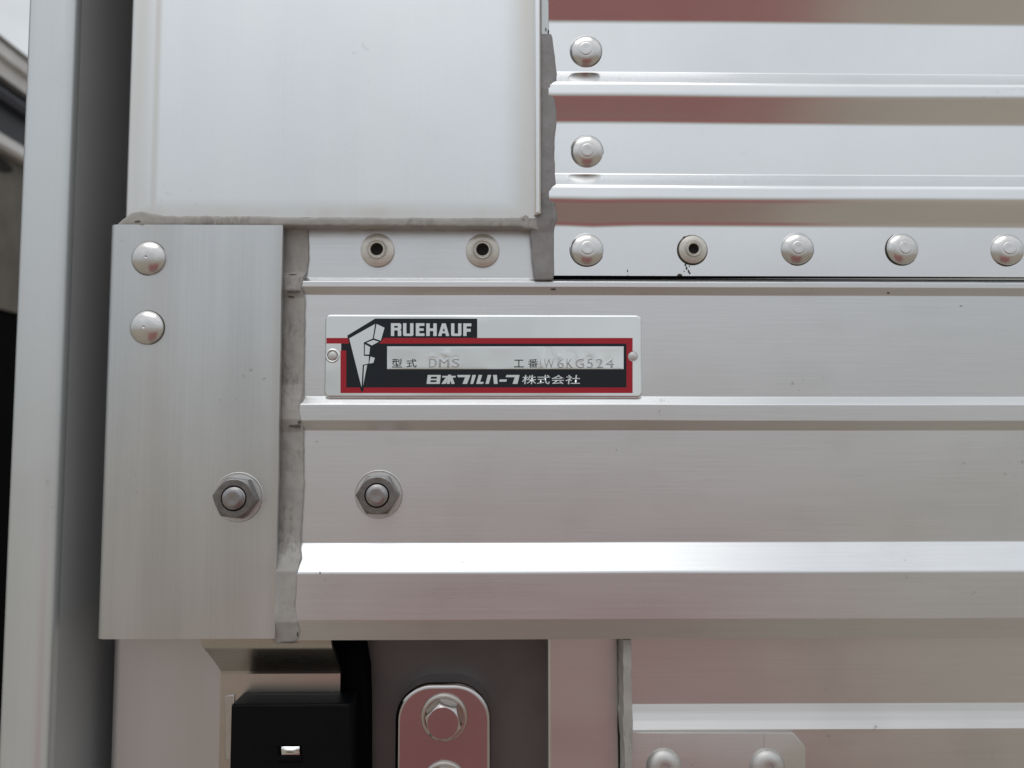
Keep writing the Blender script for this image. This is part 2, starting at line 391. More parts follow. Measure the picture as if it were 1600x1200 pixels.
# --- upper smooth panel with rounded left edge
YP = -6.0
zt = X_TOP; zbp = zat(340, YP, 500)
xl, xr = xat(196, YP, 200), xat(836, YP, 200)
hp = fillet([(xl, 40), (xl, YP), (xr, YP), (xr, 5)], [0, 3.2, 0.0, 0], 8)
vs, fs = [], []
zl = lin(zbp, zt, 40)
for z in zl:
    for (x, y) in hp: vs.append((x, y + noise.noise(Vector((x / 70, z / 70, 1.3))) * 0.10, z))
n = len(hp)
for i in range(len(zl) - 1):
    for k in range(n - 1): a = i * n + k; fs.append((a, a + 1, a + 1 + n, a + n))
    fs.append((i * n + n - 1, i * n, (i + 1) * n, (i + 1) * n + n - 1))
fs.append(tuple(range(n))); fs.append(tuple((len(zl) - 1) * n + k for k in range(n)))
part('upper_panel', vs, fs, MAT['panel'], body, sharp=50, wn=True)
# edge trim: bright bead + return
tr = [(at(834.5, 336, -7.6).x, at(834.5, 336, -7.6).z), (at(845.5, 333, -7.6).x, at(845.5, 333, -7.6).z), (at(845.5, 333, -7.6).x, zt), (at(834.5, 336, -7.6).x, zt)]
v, f = slab(tr, -7.6, -1.0, 0.8)
part('edge_trim', v, f, MAT['trim'], body, sharp=60)
tr = [(xat(845.6, -6, 30), zat(70, -5)), (xat(857.5, -5, 30), zat(70, -5)), (xat(857.5, -5, 30), zt), (xat(845.6, -6, 30), zt)]
v, f = slab(tr, -5.2, -1.0, 0.3)
part('edge_channel', v, f, MAT['post'], body, sharp=60)

# --- corner plate (wraps round the corner)
YC = -6.8
xl, xr = xat(160, YC, 600), xat(437, YC, 600)
ztp, zbt = zat(351.5, YC, 400), zat(998, YC, 400)
hp = fillet([(xl, 60), (xl, YC), (xr, YC), (xr, YC + 2.0), (xr - 4, YC + 2.0)], [0, 4.2, 0.6, 0.2, 0], 8)
hp = hp + [(xr - 4, 12), (xl + 4, 13), (xl + 4, 60)]
vs, fs = [], []
zl = lin(zbt, ztp, 50)
for j, z in enumerate(zl):
    for (x, y) in hp: vs.append((x + (noise.noise(Vector((z / 30, 5, 5))) * 0.25 if x > xr - 2 else 0), y + noise.noise(Vector((x / 60, z / 60, 4.4))) * 0.12, z))
n = len(hp)
for i in range(len(zl) - 1):
    for k in range(n): a = i * n + k; b = i * n + (k + 1) % n; fs.append((a, b, b + n, a + n))
fs.append(tuple(range(n))); fs.append(tuple((len(zl) - 1) * n + k for k in range(n)))
part('corner_plate', vs, fs, MAT['plate'], body, sharp=50, wn=True)

# --- sealant beads
def bead(name, stations, mat, vertical=True, step=1.6, dome=0.5, nz=0.22, seed=0.0, label=None, endround=True):
    """stations: (along_px, lo_px, hi_px, Y_face) piecewise linear; a domed strip, rough along both edges"""
    rows = []; M = 14
    s = stations
    tot = []
    for a, b in zip(s[:-1], s[1:]):
        nseg = max(1, int(abs(b[0] - a[0]) / step))
        for k in range(nseg): tot.append([a[i] + (b[i] - a[i]) * k / nseg for i in range(4)])
    tot.append(list(s[-1]))
    vs, fs = [], []
    for j, (al, lo, hi, Y) in enumerate(tot):
        e1 = noise.noise(Vector((al / 14, 1.0 + seed, 0))) * 0.9 + noise.noise(Vector((al / 4, 4.0 + seed, 0))) * 0.15
        e2 = noise.noise(Vector((al / 14, 7.0 + seed, 0))) * 0.9 + noise.noise(Vector((al / 4, 9.0 + seed, 0))) * 0.15
        lo += e1; hi += e2
        for k in range(M):
            t = k / (M - 1)
            px, py = (lo + (hi - lo) * t, al) if vertical else (al, lo + (hi - lo) * t)
            d = dome * (1 - abs(2 * t - 1) ** 3.5)
            q = at(px, py, Y)
            nn = noise.noise(Vector((q.x / 2.2, q.z / 5.0, seed))) * nz + noise.noise(Vector((q.x / 0.8, q.z / 1.4, seed + 3))) * nz * 0.45
            yy = Y - d - nn * (1 - abs(2 * t - 1) ** 6)
            q = at(px, py, yy); vs.append(tuple(q))
        # back row, hidden
        vs.append((vs[-1][0], 1.5, vs[-1][2])); vs.append((vs[-M - 1][0], 1.5, vs[-M - 1][2]))
    W = M + 2
    for j in range(len(tot) - 1):
        for k in range(W): a = j * W + k; b = j * W + (k + 1) % W; fs.append((a, b, b + W, a + W))
    fs.append(tuple(range(W))); fs.append(tuple((len(tot) - 1) * W + k for k in range(W)))
    return part(name, vs, fs, mat, body, sharp=70, label=label)
SB = -1.0
bead('sealant_bead', [(353, 441, 480, SB), (400, 439, 482, SB), (425, 438, 479, SB), (433, 438, 474, -2.2), (452, 438, 470, -2.4), (465, 439, 476, SB),
      (600, 437, 474, SB), (622, 436, 472, -2.2), (640, 434, 467, -2.9), (655, 434, 470, -2.8), (675, 434, 474, SB), (760, 434, 474, SB), (830, 431, 470, SB), (848, 429, 468, -1.6),
      (870, 427, 470, -4.0), (893, 427, 464, -6.5), (950, 425, 461, -6.5), (972, 422, 465, -6.3), (990, 421, 468, -4.6), (999, 424, 466, -3.6), (1006, 432, 458, -3.0)],
     MAT['seal'], seed=1.5, label='vertical bead between corner plate and rail')
bead('sealant_bead', [(184, 351, 353, -6.0), (192, 343, 352, -6.2), (206, 333, 352, -6.4), (222, 330, 352, -6.8), (240, 334, 352, -6.4), (262, 337.5, 351.5, -6.2), (400, 338, 351.5, -6.2), (470, 340, 352, -6.2), (780, 340.5, 354, -6.0), (812, 340, 354, -6.0),
      (822, 332, 356, -5.8), (836, 331, 358, -5.6), (846, 336, 360, -5.0)], MAT['seal'], vertical=False, dome=0.35, nz=0.15, seed=4.5, label='thin horizontal bead under the smooth panel')
bead('sealant_bead', [(53, 844, 861, -5.6), (58, 844, 863, -5.6), (90, 844, 867, -5.7), (115, 844, 870, -5.8), (136, 844, 865.5, -5.9), (160, 844, 868, -5.8), (190, 844, 870, -5.7), (215, 844, 866.5, -5.7), (250, 844, 866.5, -5.7), (290, 844, 868, -5.9), (305, 845, 866, -5.9), (325, 845, 868.5, -5.8), (340, 840, 871, -5.7),
      (352, 829, 867, -5.2), (364, 829, 865.5, -4.4), (400, 831, 865.5, -3.6), (428, 834, 866, -3.2), (436, 836, 864, -3.0), (437.5, 842, 858, -2.4)], MAT['seal_d'], dome=0.5, nz=0.22, seed=8.1, label='long bead beside the corrugated sheet')

# --- fasteners
RV = 5.9
def dome_prof(r, h, flat=0.0, ring=False, dimple=0.0):
    pr = [(r * 1.035, -0.3), (r * 1.035, 0.05), (r, 0.08), (r, 0.3)]
    for k in range(1, 12):
        a = k / 12 * math.pi / 2
        rr_ = r * math.cos(a); hh = 0.25 + (h - 0.25) * math.sin(a)
        if flat and rr_ < flat * 1.12: break
        pr.append((rr_, hh))
    if flat:
        hh = pr[-1][1]
        pr += [(flat * 1.06, hh + 0.03), (flat * 1.0, hh + 0.04), (flat * 0.95, hh + 0.14), (flat * 0.85, hh + 0.17), (flat * 0.4, hh + 0.15), (0.02, hh + 0.12)]
    elif dimple: pr += [(dimple * 1.4, h), (dimple, h - 0.06), (dimple * 0.4, h - 0.25), (0.02, h - 0.28)]
    else: pr.append((0.02, h))
    return pr
me_dome = shared('dome_rivet', lathe(dome_prof(5.9, 2.6, 0, dimple=0.28)), MAT['rivet'], 70)
me_flat = shared('flat_centre_rivet', lathe(dome_prof(5.85, 2.6, flat=2.3)), MAT['rivet'], 70)
blind = [(5.95, -0.2), (6.05, 0.55), (5.9, 0.75), (5.1, 0.93), (4.2, 1.10), (3.9, 1.12), (3.75, 1.02), (3.45, 1.04), (3.25, 1.6), (3.0, 1.85), (2.8, 1.78), (2.65, 1.9), (2.4, 1.9), (2.22, 1.75), (2.2, 0.3), (2.1, 0.0), (0.02, 0.0)]
def seat(me, lim=0.12):
    me.materials.append(MAT['grime'])
    for p_ in me.polygons:
        if max(-me.vertices[i].co.y for i in p_.vertices) * 1000 < lim and max((me.vertices[i].co.x ** 2 + me.vertices[i].co.z ** 2) ** .5 for i in p_.vertices) > .005: p_.material_index = 1
seat(me_dome); seat(me_flat)
me_blind = shared('blind_rivet', lathe([(r, h * 1.35) for r, h in blind]), MAT['rivet2'], 40)
me_hole = shared('rivet_bore', lathe([(2.17, 0.05), (2.17, 1.3), (1.4, 0.9), (0.02, 0.7)]), MAT['hole'])
for px, py in ((230.5, 402.5), (227.5, 511.5)):
    q = at(px, py, YC - 0.6); q.y = YC + 0.05; q = Vector(at(px, py, YC - 1.2)); q.y = YC
    place('rivet', me_dome, q, body, roty=random.uniform(0, 360), tilt=(random.uniform(-2, 2), 0))
for i, (px, py) in enumerate(((915.5, 78), (917.5, 235.5), (917.5, 389), (1247, 388), (1412, 388), (1576, 389), (1740, 389), (1248.0, -400))):
    q = at(px, py, COFF - 1.2); q.y = COFF
    if py < 0: continue
    place('rivet', me_flat, q, body, roty=random.uniform(0, 360), scale=1.0 + (0.03 if i == 2 else 0), tilt=(random.uniform(-4, 4), random.uniform(-4, 4)))
for px, py, s, Yb in ((589.5, 390.5, 1.0, 0), (754, 391, 1.0, 0), (1083, 389.5, 0.84, COFF)):
    q = at(px, py, Yb - 1.0); q.y = Yb
    o = place('blind_rivet', me_blind, q, body, roty=random.uniform(0, 360), scale=s)
    h = bpy.data.objects.new('bore', me_hole); link(h, o, ORG[o.name]); h.location = (0, 0, 0)
# sooty ring behind the small blind rivet
q = at(1081.5, 391, COFF); rg = shared('grime_ring', lathe([(5.5, -0.3), (5.55, 0.10), (5.0, 0.16), (0.02, 0.16)]), MAT['grime'])
q.y = COFF; place('grime_ring', rg, q, body)

def hexr(a, af): # distance to the hexagon edge at angle a
    a = (a + math.pi / 6) % (math.pi / 3) - math.pi / 6
    return (af / 2) / math.cos(a)
def hexnut(af, H, bore, seg=72, both=True):
    vs, fs = [], []
    rc = af / 2 * 0.97
    rows = []
    def ring(fn): rows.append([(fn(2 * math.pi * k / seg)) for k in range(seg)])
    ch = lambda r: max(0, (r - rc)) * 0.62
    ring(lambda a: (bore, 0.0)); ring(lambda a: (hexr(a, af) - ch(hexr(a, af)) * 0.2, 0.0))
    ring(lambda a: (hexr(a, af), 0.25)); ring(lambda a: (hexr(a, af), H - ch(hexr(a, af))))
    ring(lambda a: (min(hexr(a, af), rc) - 0.02, H))
    if bore > 0.1:
        ring(lambda a: (bore + 0.55, H)); ring(lambda a: (bore, H - 0.5)); ring(lambda a: (bore, 0.5))
    else: ring(lambda a: (rc * 0.5, H + 0.02)); ring(lambda a: (0.02, H))
    for row in rows:
        for k, (r, h) in enumerate(row):
            a = 2 * math.pi * k / seg; vs.append((r * math.cos(a), -h, r * math.sin(a)))
    for i in range(len(rows) - 1):
        for k in range(seg): a = i * seg + k; b = i * seg + (k + 1) % seg; fs.append((a, b, b + seg, a + seg))
    if bore < 0.1: fs.append(tuple((len(rows) - 1) * seg + k for k in range(seg)))
    return vs, fs
me_nut = shared('hex_nut', hexnut(12.9, 4.5, 3.8), MAT['nut'], 25)
stud = [(3.55, 0.2), (3.55, 3.9)]
for k in range(4): stud += [(3.75, 3.4 + k * 0.5), (3.35, 3.65 + k * 0.5)]
stud += [(3.5, 5.3), (3.45, 5.5), (3.0, 5.8), (2.0, 5.88), (0.8, 5.7), (0.02, 5.75)]
me_stud = shared('threaded_stud', lathe(stud), MAT['stud'], 40)
me_ring = shared('washer', lathe([(8.5, -0.3), (8.55, 0.05), (8.35, 0.16), (8.0, 0.02), (7.6, 0.10), (5.0, 0.12), (0.02, 0.12)], 48), MAT['ring'], 40)
for px, py, Yb, rot in ((372, 777, YC, 36), (592, 772.5, 0, 30)):
    q = at(px, py, Yb - 0.3); q.y = Yb
    nt_ = place('hex_nut', me_nut, q + Vector((0, -0.2, 0)), body, roty=rot)
    s = bpy.data.objects.new('stud', me_stud); link(s, nt_, ORG[nt_.name]); s.location = (0, 0, 0)
    wsh = bpy.data.objects.new('washer', me_ring); link(wsh, nt_, ORG[nt_.name]); wsh.location = (0, 0.0002, 0)

# --- corner pillar: rounded post, side wall and lower sheet, one folded sheet running in z
xp0, xp1 = xat(22, -9, 350), xat(102, -9, 350)
YL = 14.0
def fold(name, prof, z0, z1, mat, lean=True, thick=1.5):
    vs, fs = [], []; zl = lin(z0, z1, 30); n = len(prof)
    for z in zl:
        for x, y in prof: vs.append((x + (z * 0.0 if lean else 0) + noise.noise(Vector((z / 90, 2, 2))) * .2, y, z))
    for i in range(len(zl) - 1):
        for k in range(n - 1): a = i * n + k; fs.append((a, a + 1, a + 1 + n, a + n))
    o = part(name, vs, fs, mat, body, sharp=60, wn=True)
    md = o.modifiers.new('thick', 'SOLIDIFY'); md.thickness = thick / 1000; md.offset = -1
    es = o.modifiers.new('edges', 'EDGE_SPLIT'); es.split_angle = R(50)
    return o
fold('corner_pillar', fillet([(xp0, 60), (xp0, -9), (xp1, -9), (xp1, -3.6)], [0, 6.0, 5.2, 0], 14), -420, X_TOP, MAT['post'])
zsp = zat(990, 0)
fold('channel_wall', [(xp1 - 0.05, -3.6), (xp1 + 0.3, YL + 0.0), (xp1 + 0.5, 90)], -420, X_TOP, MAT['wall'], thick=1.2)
fold('lower_corner_sheet', fillet([(xat(172, YL, 1100), 28), (xat(172, YL, 1100), YL), (xat(420, YL, 1100), YL)], [0, 3.2, 0], 10), -420, zsp, MAT['lowsheet'], lean=False)
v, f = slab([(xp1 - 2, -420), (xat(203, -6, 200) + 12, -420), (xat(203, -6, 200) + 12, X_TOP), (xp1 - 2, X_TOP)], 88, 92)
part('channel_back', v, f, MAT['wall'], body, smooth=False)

# --- lower recess behind the rail
# backing panel, dark
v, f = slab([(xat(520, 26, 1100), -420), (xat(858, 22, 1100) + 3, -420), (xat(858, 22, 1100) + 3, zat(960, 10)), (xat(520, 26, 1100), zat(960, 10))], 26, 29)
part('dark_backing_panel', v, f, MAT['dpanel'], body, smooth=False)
# black rubber edge beside the latch (curved right side)
bk = [(518, 990), (562, 990), (568, 1020), (573, 1050), (574.5, 1100), (575, 1400), (518, 1400)]
v, f = slab(ppoly(bk, 16), 16, 25.9, 1.2)
part('rubber_seal', v, f, MAT['void'], body, sharp=50)
# bent bracket: curved lip then flat flange
pf = fillet([(zat(985, 1.0), 0.5), (zat(1003, 1.5), 1.5), (zat(1040, 12.4), 12.2), (zat(1047, 12.8), 12.8), (-420, 12.8)], [0, 6, 3, 1, 0], 8)
pf2 = []
for p_, q_ in zip(pf[:-1], pf[1:]):
    m_ = max(1, int(abs(p_[0] - q_[0]) / 0.8)) if p_[0] > zat(1050, 12) else 1
    for k in range(m_): pf2.append((p_[0] + (q_[0] - p_[0]) * k / m_, p_[1] + (q_[1] - p_[1]) * k / m_))
pf = pf2 + [pf[-1]]
vs, fs = [], []
zlip = zat(1043, 12)
for (z, y) in pf:
    t = min(1, max(0, (z - zlip) / (pf[0][0] - zlip)))
    xa = xat(344, 11, 1100) + (xat(313, 2, 1000) - xat(344, 11, 1100)) * t ** 1.6
    xb = xat(531, 11, 1100) + (xat(519, 2, 1000) - xat(531, 11, 1100)) * t
    for k in range(9): vs.append((xa + (xb - xa) * k / 8, y, z))
for j in range(len(pf) - 1):
    for k in range(8): a = j * 9 + k; fs.append((a, a + 1, a + 10, a + 9))
br = part('latch_bracket', vs, fs, MAT['bracket'], body, sharp=60, wn=True)
md = br.modifiers.new('thick', 'SOLIDIFY'); md.thickness = 0.0016; md.offset = -1
es = br.modifiers.new('edges', 'EDGE_SPLIT'); es.split_angle = R(50)
v, f = slab(ppoly([(350, 1055), (527, 1055), (527, 1400), (350, 1400)], 11.7), 11.7, 12.95, 0.7)
part('bracket_pad', v, f, MAT['lowsheet'], br, sharp=60)
# pressed frame on the bracket round the black cover
fr = ppoly([(351, 1088), (366, 1086), (366, 1188), (351, 1188)], 10.3)
v, f = slab(fr, 10.6, 11.8, 0.3)
part('bracket_edge_tab', v, f, MAT['hinge'], br, sharp=50)
# black latch cover
lc = ppoly([(362, 1097), (541, 1095), (547, 1100), (549, 1420), (362, 1420)], 0.5)
vs, fs = [], []
ztop_f = zat(1098, 0.5); ztop_b = zat(1083, 8.5)
x0, x1 = xat(362, 0.5, 1100), xat(548, 0.5, 1100)
pr = fillet([(ztop_b, 10.8), (ztop_b + 0.2, 8.0), (ztop_f, 0.5), (-420, 0.5)], [0, .8, 1.0, 0], 5)
hx = [(x0 + 2.2, x1 - 3.5)] + [None] * 0
for (z, y) in pr:
    t = min(1, max(0, (y - 0.5) / 8))
    row = [(x0 + 2.2 * t, 12.0), (x0 + 2.2 * t, y)] if y < 10.7 else [(x0 + 2.2, 12.0), (x0 + 2.2, 11.9)]
    for k in range(1, 8): row.append((x0 + 2.2 * t + (x1 - 3.0 * t - 2.0 - x0 - 2.2 * t) * k / 7, y))
    row += [(x1 - 3.0 * t - 0.6, y + 0.5), (x1 - 3.0 * t, y + 2.0), (x1 - 3.0 * t, 15)]
    for x, yy in row: vs.append((x, min(yy, 15), z))
n = 12 - 0
n = len(vs) // len(pr)
for j in range(len(pr) - 1):
    for k in range(n - 1): a = j * n + k; fs.append((a, a + 1, a + n + 1, a + n))
lcv = part('latch_cover', vs, fs, MAT['black'], body, sharp=45)
# latch slot: dark surround, chrome tongue, dark lip
sl_ = ppoly([(434, 1165), (471, 1165), (471, 1191), (433, 1191)], 0.3)
v, f = slab(sl_, 0.25, 0.6, 0.1); part('slot_frame', v, f, MAT['void'], lcv, sharp=50)
tg = []
for k in range(9):
    t = k / 8; tg.append((440 + 28 * t, 1167 + 0.5 * math.sin(math.pi * t)))
tg += [(467.5, 1179), (441.5, 1179)]
vs, fs = [], []
for j in range(7):
    t = j / 6
    for k in range(9):
        s = k / 8; q = at(440 + 28 * s, 1166.5 + 13 * t, 0)
        vs.append((q.x, 0.1 - 1.0 * math.sin(math.pi * min(1, t * 1.3 + 0.05)) * (1 - (2 * s - 1) ** 2 * 0.6), q.z))
for j in range(6):
    for k in range(8): a = j * 9 + k; fs.append((a, a + 1, a + 10, a + 9))
part('latch_tongue', vs, fs, MAT['polished'], lcv)
v, f = slab(ppoly([(434, 1181), (471, 1181), (470, 1190), (433, 1190)], -0.2), -0.2, 0.25, 0.15); part('slot_lip', v, f, MAT['black'], lcv, sharp=50)

# hinge plate
YH = 15.0
hx0, hx1 = xat(617, YH, 1100), xat(768, YH, 1100); hz1 = zat(1068, YH, 690)
hp_ = rrect(hx0, hz1 - 92, hx1, hz1, 13.5, 14)
v, f = slab(hp_, YH, 26, 2.0)
hg = part('hinge_plate', v, f, MAT['hinge'], body, sharp=60, wn=True)
me_bolt = shared('hex_bolt', hexnut(11.5, 5.6, 0.0), MAT['hinge'], 25)
me_wash = shared('bolt_washer', lathe([(8.4, -0.2), (8.5, 0.3), (8.3, 1.0), (7.9, 1.25), (7.0, 1.2), (6.7, 0.9), (0.02, 0.9)], 48), MAT['bracket'], 40)
for px, py in ((694, 1120), (694, 1226)):
    q = at(px, py, YH); q.y = YH
    b = place('bolt', me_bolt, q + Vector((0, -0.9, 0)), hg, roty=-14)
    wsh = place('bolt_washer', me_wash, q, hg)
# frame strip to the right of the dark panel
YS = 13.0
prof = fillet([(xat(855, YS, 1100), 30), (xat(855, YS, 1100), YS), (xat(967, YS, 1100), YS), (xat(967, YS, 1100), 22)], [0, 1.6, 0.8, 0], 8)
vs, fs = [], []; zl = lin(-420, zat(970, 8), 12); n = len(prof)
for z in zl:
    for x, y in prof: vs.append((x, y, z))
for i in range(len(zl) - 1):
    for k in range(n): a = i * n + k; b = i * n + (k + 1) % n; fs.append((a, b, b + n, a + n))
part('frame_strip', vs, fs, MAT['lower'], body, sharp=60, wn=True)
bead('sealant_bead', [(985, 965, 977, 14.5), (1050, 965.5, 977.5, 14.5), (1098, 966, 979, 14.2), (1104, 965, 980, 13.4), (1140, 968, 981, 11.5), (1150, 969, 981, 12), (1250, 970, 975, 13)], MAT['seal'], dome=0.6, nz=0.3, seed=12.2, label='narrow bead beside the lower sheet')
v, f = slab(ppoly([(974, 985), (983, 985), (988, 1180), (974, 1180)], 16.5), 16.5, 24); part('dark_gap_strip', v, f, MAT['void'], body, smooth=False)  # black strip set back between the bead and the lower sheet
# lower ribbed sheet
pr = fillet([(zat(975, 12), 12), (zat(1100.5, 12), 12), (zat(1114, 11.2), 11.2), (zat(1127, 10.15), 10.15), (zat(1141, 8.8), 8.8), (-420, 8.8)], [0, .4, 12, 12, .4, 0], 6)
v, f = extrude_x(pr, lin(xat(981, 14, 1050), X_R, 90), 30, wob)
part('lower_sheet', v, f, MAT['lower'], body, sharp=60, wn=True)
pl = ppoly([(974, 1144.5), (1239, 1144.5), (1259, 1167), (1259, 1420), (974, 1420)], 7.4)
v, f = slab(pl, 7.4, 8.75, 0.3)
rp = part('riveted_tab', v, f, MAT['lower'], body, sharp=50)
me_low = shared('hollow_rivet', lathe([(6.2, -0.2), (6.3, 0.2), (5.9, 1.0), (5.0, 1.9), (3.8, 2.5), (2.6, 2.7), (2.0, 2.6), (1.8, 2.2), (1.6, 1.2), (0.02, 1.1)]), MAT['ring'], 50)
for px in (1037, 1199):
    q = at(px, 1197, 7.4); q.y = 7.4; place('rivet', me_low, q, rp)
for px in (1034, 1194):
    v, f = slab(ppoly([(px - 0.6, 1146), (px + 0.6, 1146), (px + 0.6, 1175), (px - 0.6, 1175)], 7.35), 7.35, 7.45); part('scribed_line', v, f, MAT['ring'], rp, smooth=False)

# --- the box behind it all
v, f = slab([(xat(203, -6, 200) + 4, -400), (X_R, -400), (X_R, X_TOP), (xat(203, -6, 200) + 4, X_TOP)], 30.5, 1800)
part('cargo_box', v, f, MAT['post'], body, smooth=False)

# --- small grime flecks that have a shape of their own
gv, gf = [], []
def fleck(px, py, w, h, Y, seed):
    n = 9; b = len(gv)
    for k in range(n):
        a = 2 * math.pi * k / n; r = 0.7 + 0.5 * random.random()
        q = at(px + w / 2 * r * math.cos(a), py + h / 2 * r * math.sin(a), Y - 0.05); gv.append((q.x, Y - 0.05, q.z))
    q = at(px, py, Y - 0.09); gv.append((q.x, Y - 0.09, q.z))
    for k in range(n): gf.append((b + k, b + (k + 1) % n, b + n))
C1 = COFF - 0.14
for a in ((980.5, 423, 2, 5), (981, 430, 1.5, 1.5), (1062, 429.5, 9, 4), (1070, 371, 6, 4), (1067, 376, 5, 7), (1071, 413, 2.5, 8), (1073, 419, 3, 7), (1076, 424, 3, 5), (1078, 427, 3, 4), (1069, 424, 1.5, 2.5), (1077, 416, 1.5, 4), (1020, 431, 2, 1)):
    fleck(*a, C1, 1)
for a in ((1388, 458, 6, 2.5, -0.9), (1502, 478, 4, 1.5, -.14), (865, 452.5, 10, 3, -1.9), (963, 703, 1.5, 1.5, -.14), (495, 690, 2, 1.5, -.14), (500, 895, 1.5, 4, -6.35), (465, 437, 1, 1, -.14)):
    fleck(*a, 1)
part('grime_flecks', gv, gf, MAT['grime'], body, smooth=False, kind='stuff')
# darker crusts on the sealant
gv, gf = [], []
for a in ((460, 456, 22, 4, -3.0), (455, 463, 12, 4, -1.75), (462, 666, 20, 6, -2.5), (468, 660, 6, 6, -2.85), (461, 356, 34, 2.5, -1.65), (458, 429, 14, 1.5, -2.3), (330 - 115, 346, 12, 3, -7.1), (818, 343, 2, 3, -6.3), (857, 50, 2.5, 9, -5.3), (853, 46, 2, 6, -5.3), (450, 1003.5, 32, 3, -3.9), (465, 990, 2.5, 12, -5.0)):
    fleck(*a, 1)
part('sealant_crust', gv, gf, paint('sealant_crust', (0.10, 0.085, 0.075), 0.8, 0, var=0.3, scale=900), body, smooth=False, kind='stuff')

# ================================================================== NAMEPLATE
YN = -1.35
c = at(755, 557, YN)
npl = empty('nameplate', (c.x, YN, at(755, 622, YN).z), 'small polished steel maker nameplate printed in red and navy, fixed flat on the rail', 'nameplate')
x0, x1 = at(507, 557, YN).x, at(1003.5, 557, YN).x
z0, z1 = at(755, 621.5, YN).z, at(755, 491.5, YN).z
ol = rrect(x0, z0, x1, z1, 1.9, 8)
v, f = slab(ol, YN, -0.14, 0.8)
base = part('base_plate', v, f, MAT['polished'], npl, sharp=60, wn=True)
def flat(name, polys, Y, mat, parent=npl, fromcrop=None, label=None):
    vs, fs = [], []
    for pl in polys:
        b = len(vs)
        for (a, c_) in pl:
            if fromcrop: s, ox, oy = fromcrop; a, c_ = ox + a / s, oy + c_ / s
            q = at(a, c_, Y); vs.append((q.x, Y, q.z))
        fs.append(tuple(range(b, b + len(pl))))
    m, c = mesh(name, vs, fs, mat, False)
    bm = bmesh.new(); bm.from_mesh(m); bmesh.ops.triangulate(bm, faces=bm.faces); bm.normal_update()
    for fc in bm.faces:
        if fc.normal.y > 0: fc.normal_flip()
    bm.to_mesh(m); bm.free()
    o = bpy.data.objects.new(name, m); link(o, parent, c)
    if label: o['label'] = label
    return o
def rc(a, b, c_, d): return [(a, b), (c_, b), (c_, d), (a, d)]
L1, L2, L3, L4 = YN - .03, YN - .06, YN - .09, YN - .12
CA = (5.926, 490, 480)
flat('red_border', [rc(510, 528, 988.5, 536.8), rc(978.8, 536.8, 988.5, 605.5), rc(532, 605.5, 988.5, 614.2), rc(532, 547.6, 541, 605.5)], L1, MAT['red'])
flat('navy_field', [rc(533, 536.8, 978.8, 541.2), rc(533, 541.2, 604.8, 547.6), rc(541, 547.6, 604.8, 605.5), rc(604.8, 576.7, 978.8, 605.5), rc(974.5, 541.2, 978.8, 576.7)], L1, MAT['navy'])
flat('header_field', [[(586.2, 497.8), (745.7, 497.8), (745.7, 528), (543, 528), (543, 524.2)]], L1, MAT['navy'])
flat('emblem_outline', [[(312, 262), (570, 105), (700, 105), (690, 200), (640, 300), (600, 345), (575, 480), (560, 530), (505, 560), (458, 780), (441, 780), (428, 742)]], L2, MAT['navy'], fromcrop=CA)
em = flat('emblem', [
    [(330, 289), (570, 155), (547, 290), (465, 326), (465, 450), (513, 453), (508, 522), (455, 534), (444, 742)],
    [(583, 155), (657, 190), (622, 310), (558, 288)],
    [(489, 329), (553, 303), (605, 319), (540, 354)],
    [(475, 343), (523, 369), (515, 438), (474, 438)],
    [(527, 457), (567, 470), (553, 515), (514, 522)],
    [(467, 541), (496, 533), (458, 730)]], L3, MAT['silver'], fromcrop=CA, label='faceted silver spearhead letter mark')
CB = (10.0, 600, 495)
letters = {
 'R': [rc(108, 100, 160, 300), rc(160, 100, 215, 142), rc(160, 172, 215, 212), [(215, 100), (250, 100), (270, 122), (270, 186), (255, 203), (270, 222), (270, 300), (215, 300)]],
 'U': [rc(298, 100, 350, 262), rc(408, 100, 460, 262), [(298, 262), (460, 262), (460, 284), (444, 300), (314, 300), (298, 284)]],
 'E': [rc(497, 100, 552, 300), rc(552, 100, 632, 142), rc(552, 181, 620, 219), rc(552, 258, 632, 300)],
 'H': [rc(660, 103, 715, 300), rc(770, 103, 824, 300), rc(715, 181, 770, 222)],
 'A': [[(905, 103), (935, 103), (935, 172), (916, 225), (907, 258), (899, 300), (846, 300)], [(935, 103), (965, 103), (1020, 300), (968, 300), (960, 258), (953, 225), (935, 172)], [(916, 225), (953, 225), (960, 258), (907, 258)]],
 'U2': [rc(1048, 103, 1100, 262), rc(1158, 103, 1210, 262), [(1048, 262), (1210, 262), (1210, 284), (1194, 300), (1064, 300), (1048, 284)]],
 'F': [rc(1238, 103, 1290, 300), rc(1290, 103, 1365, 148), rc(1290, 187, 1355, 233)],
}
for k, pl in letters.items(): flat('letter', pl, L3, MAT['silver'], fromcrop=CB)
CC = (5.714, 650, 575)
def sh(x, y): return (x - (y - 62) * 0.125, y)
def srect(a, b, c_, d): return [sh(a, b), sh(c_, b), sh(c_, d), sh(a, d)]
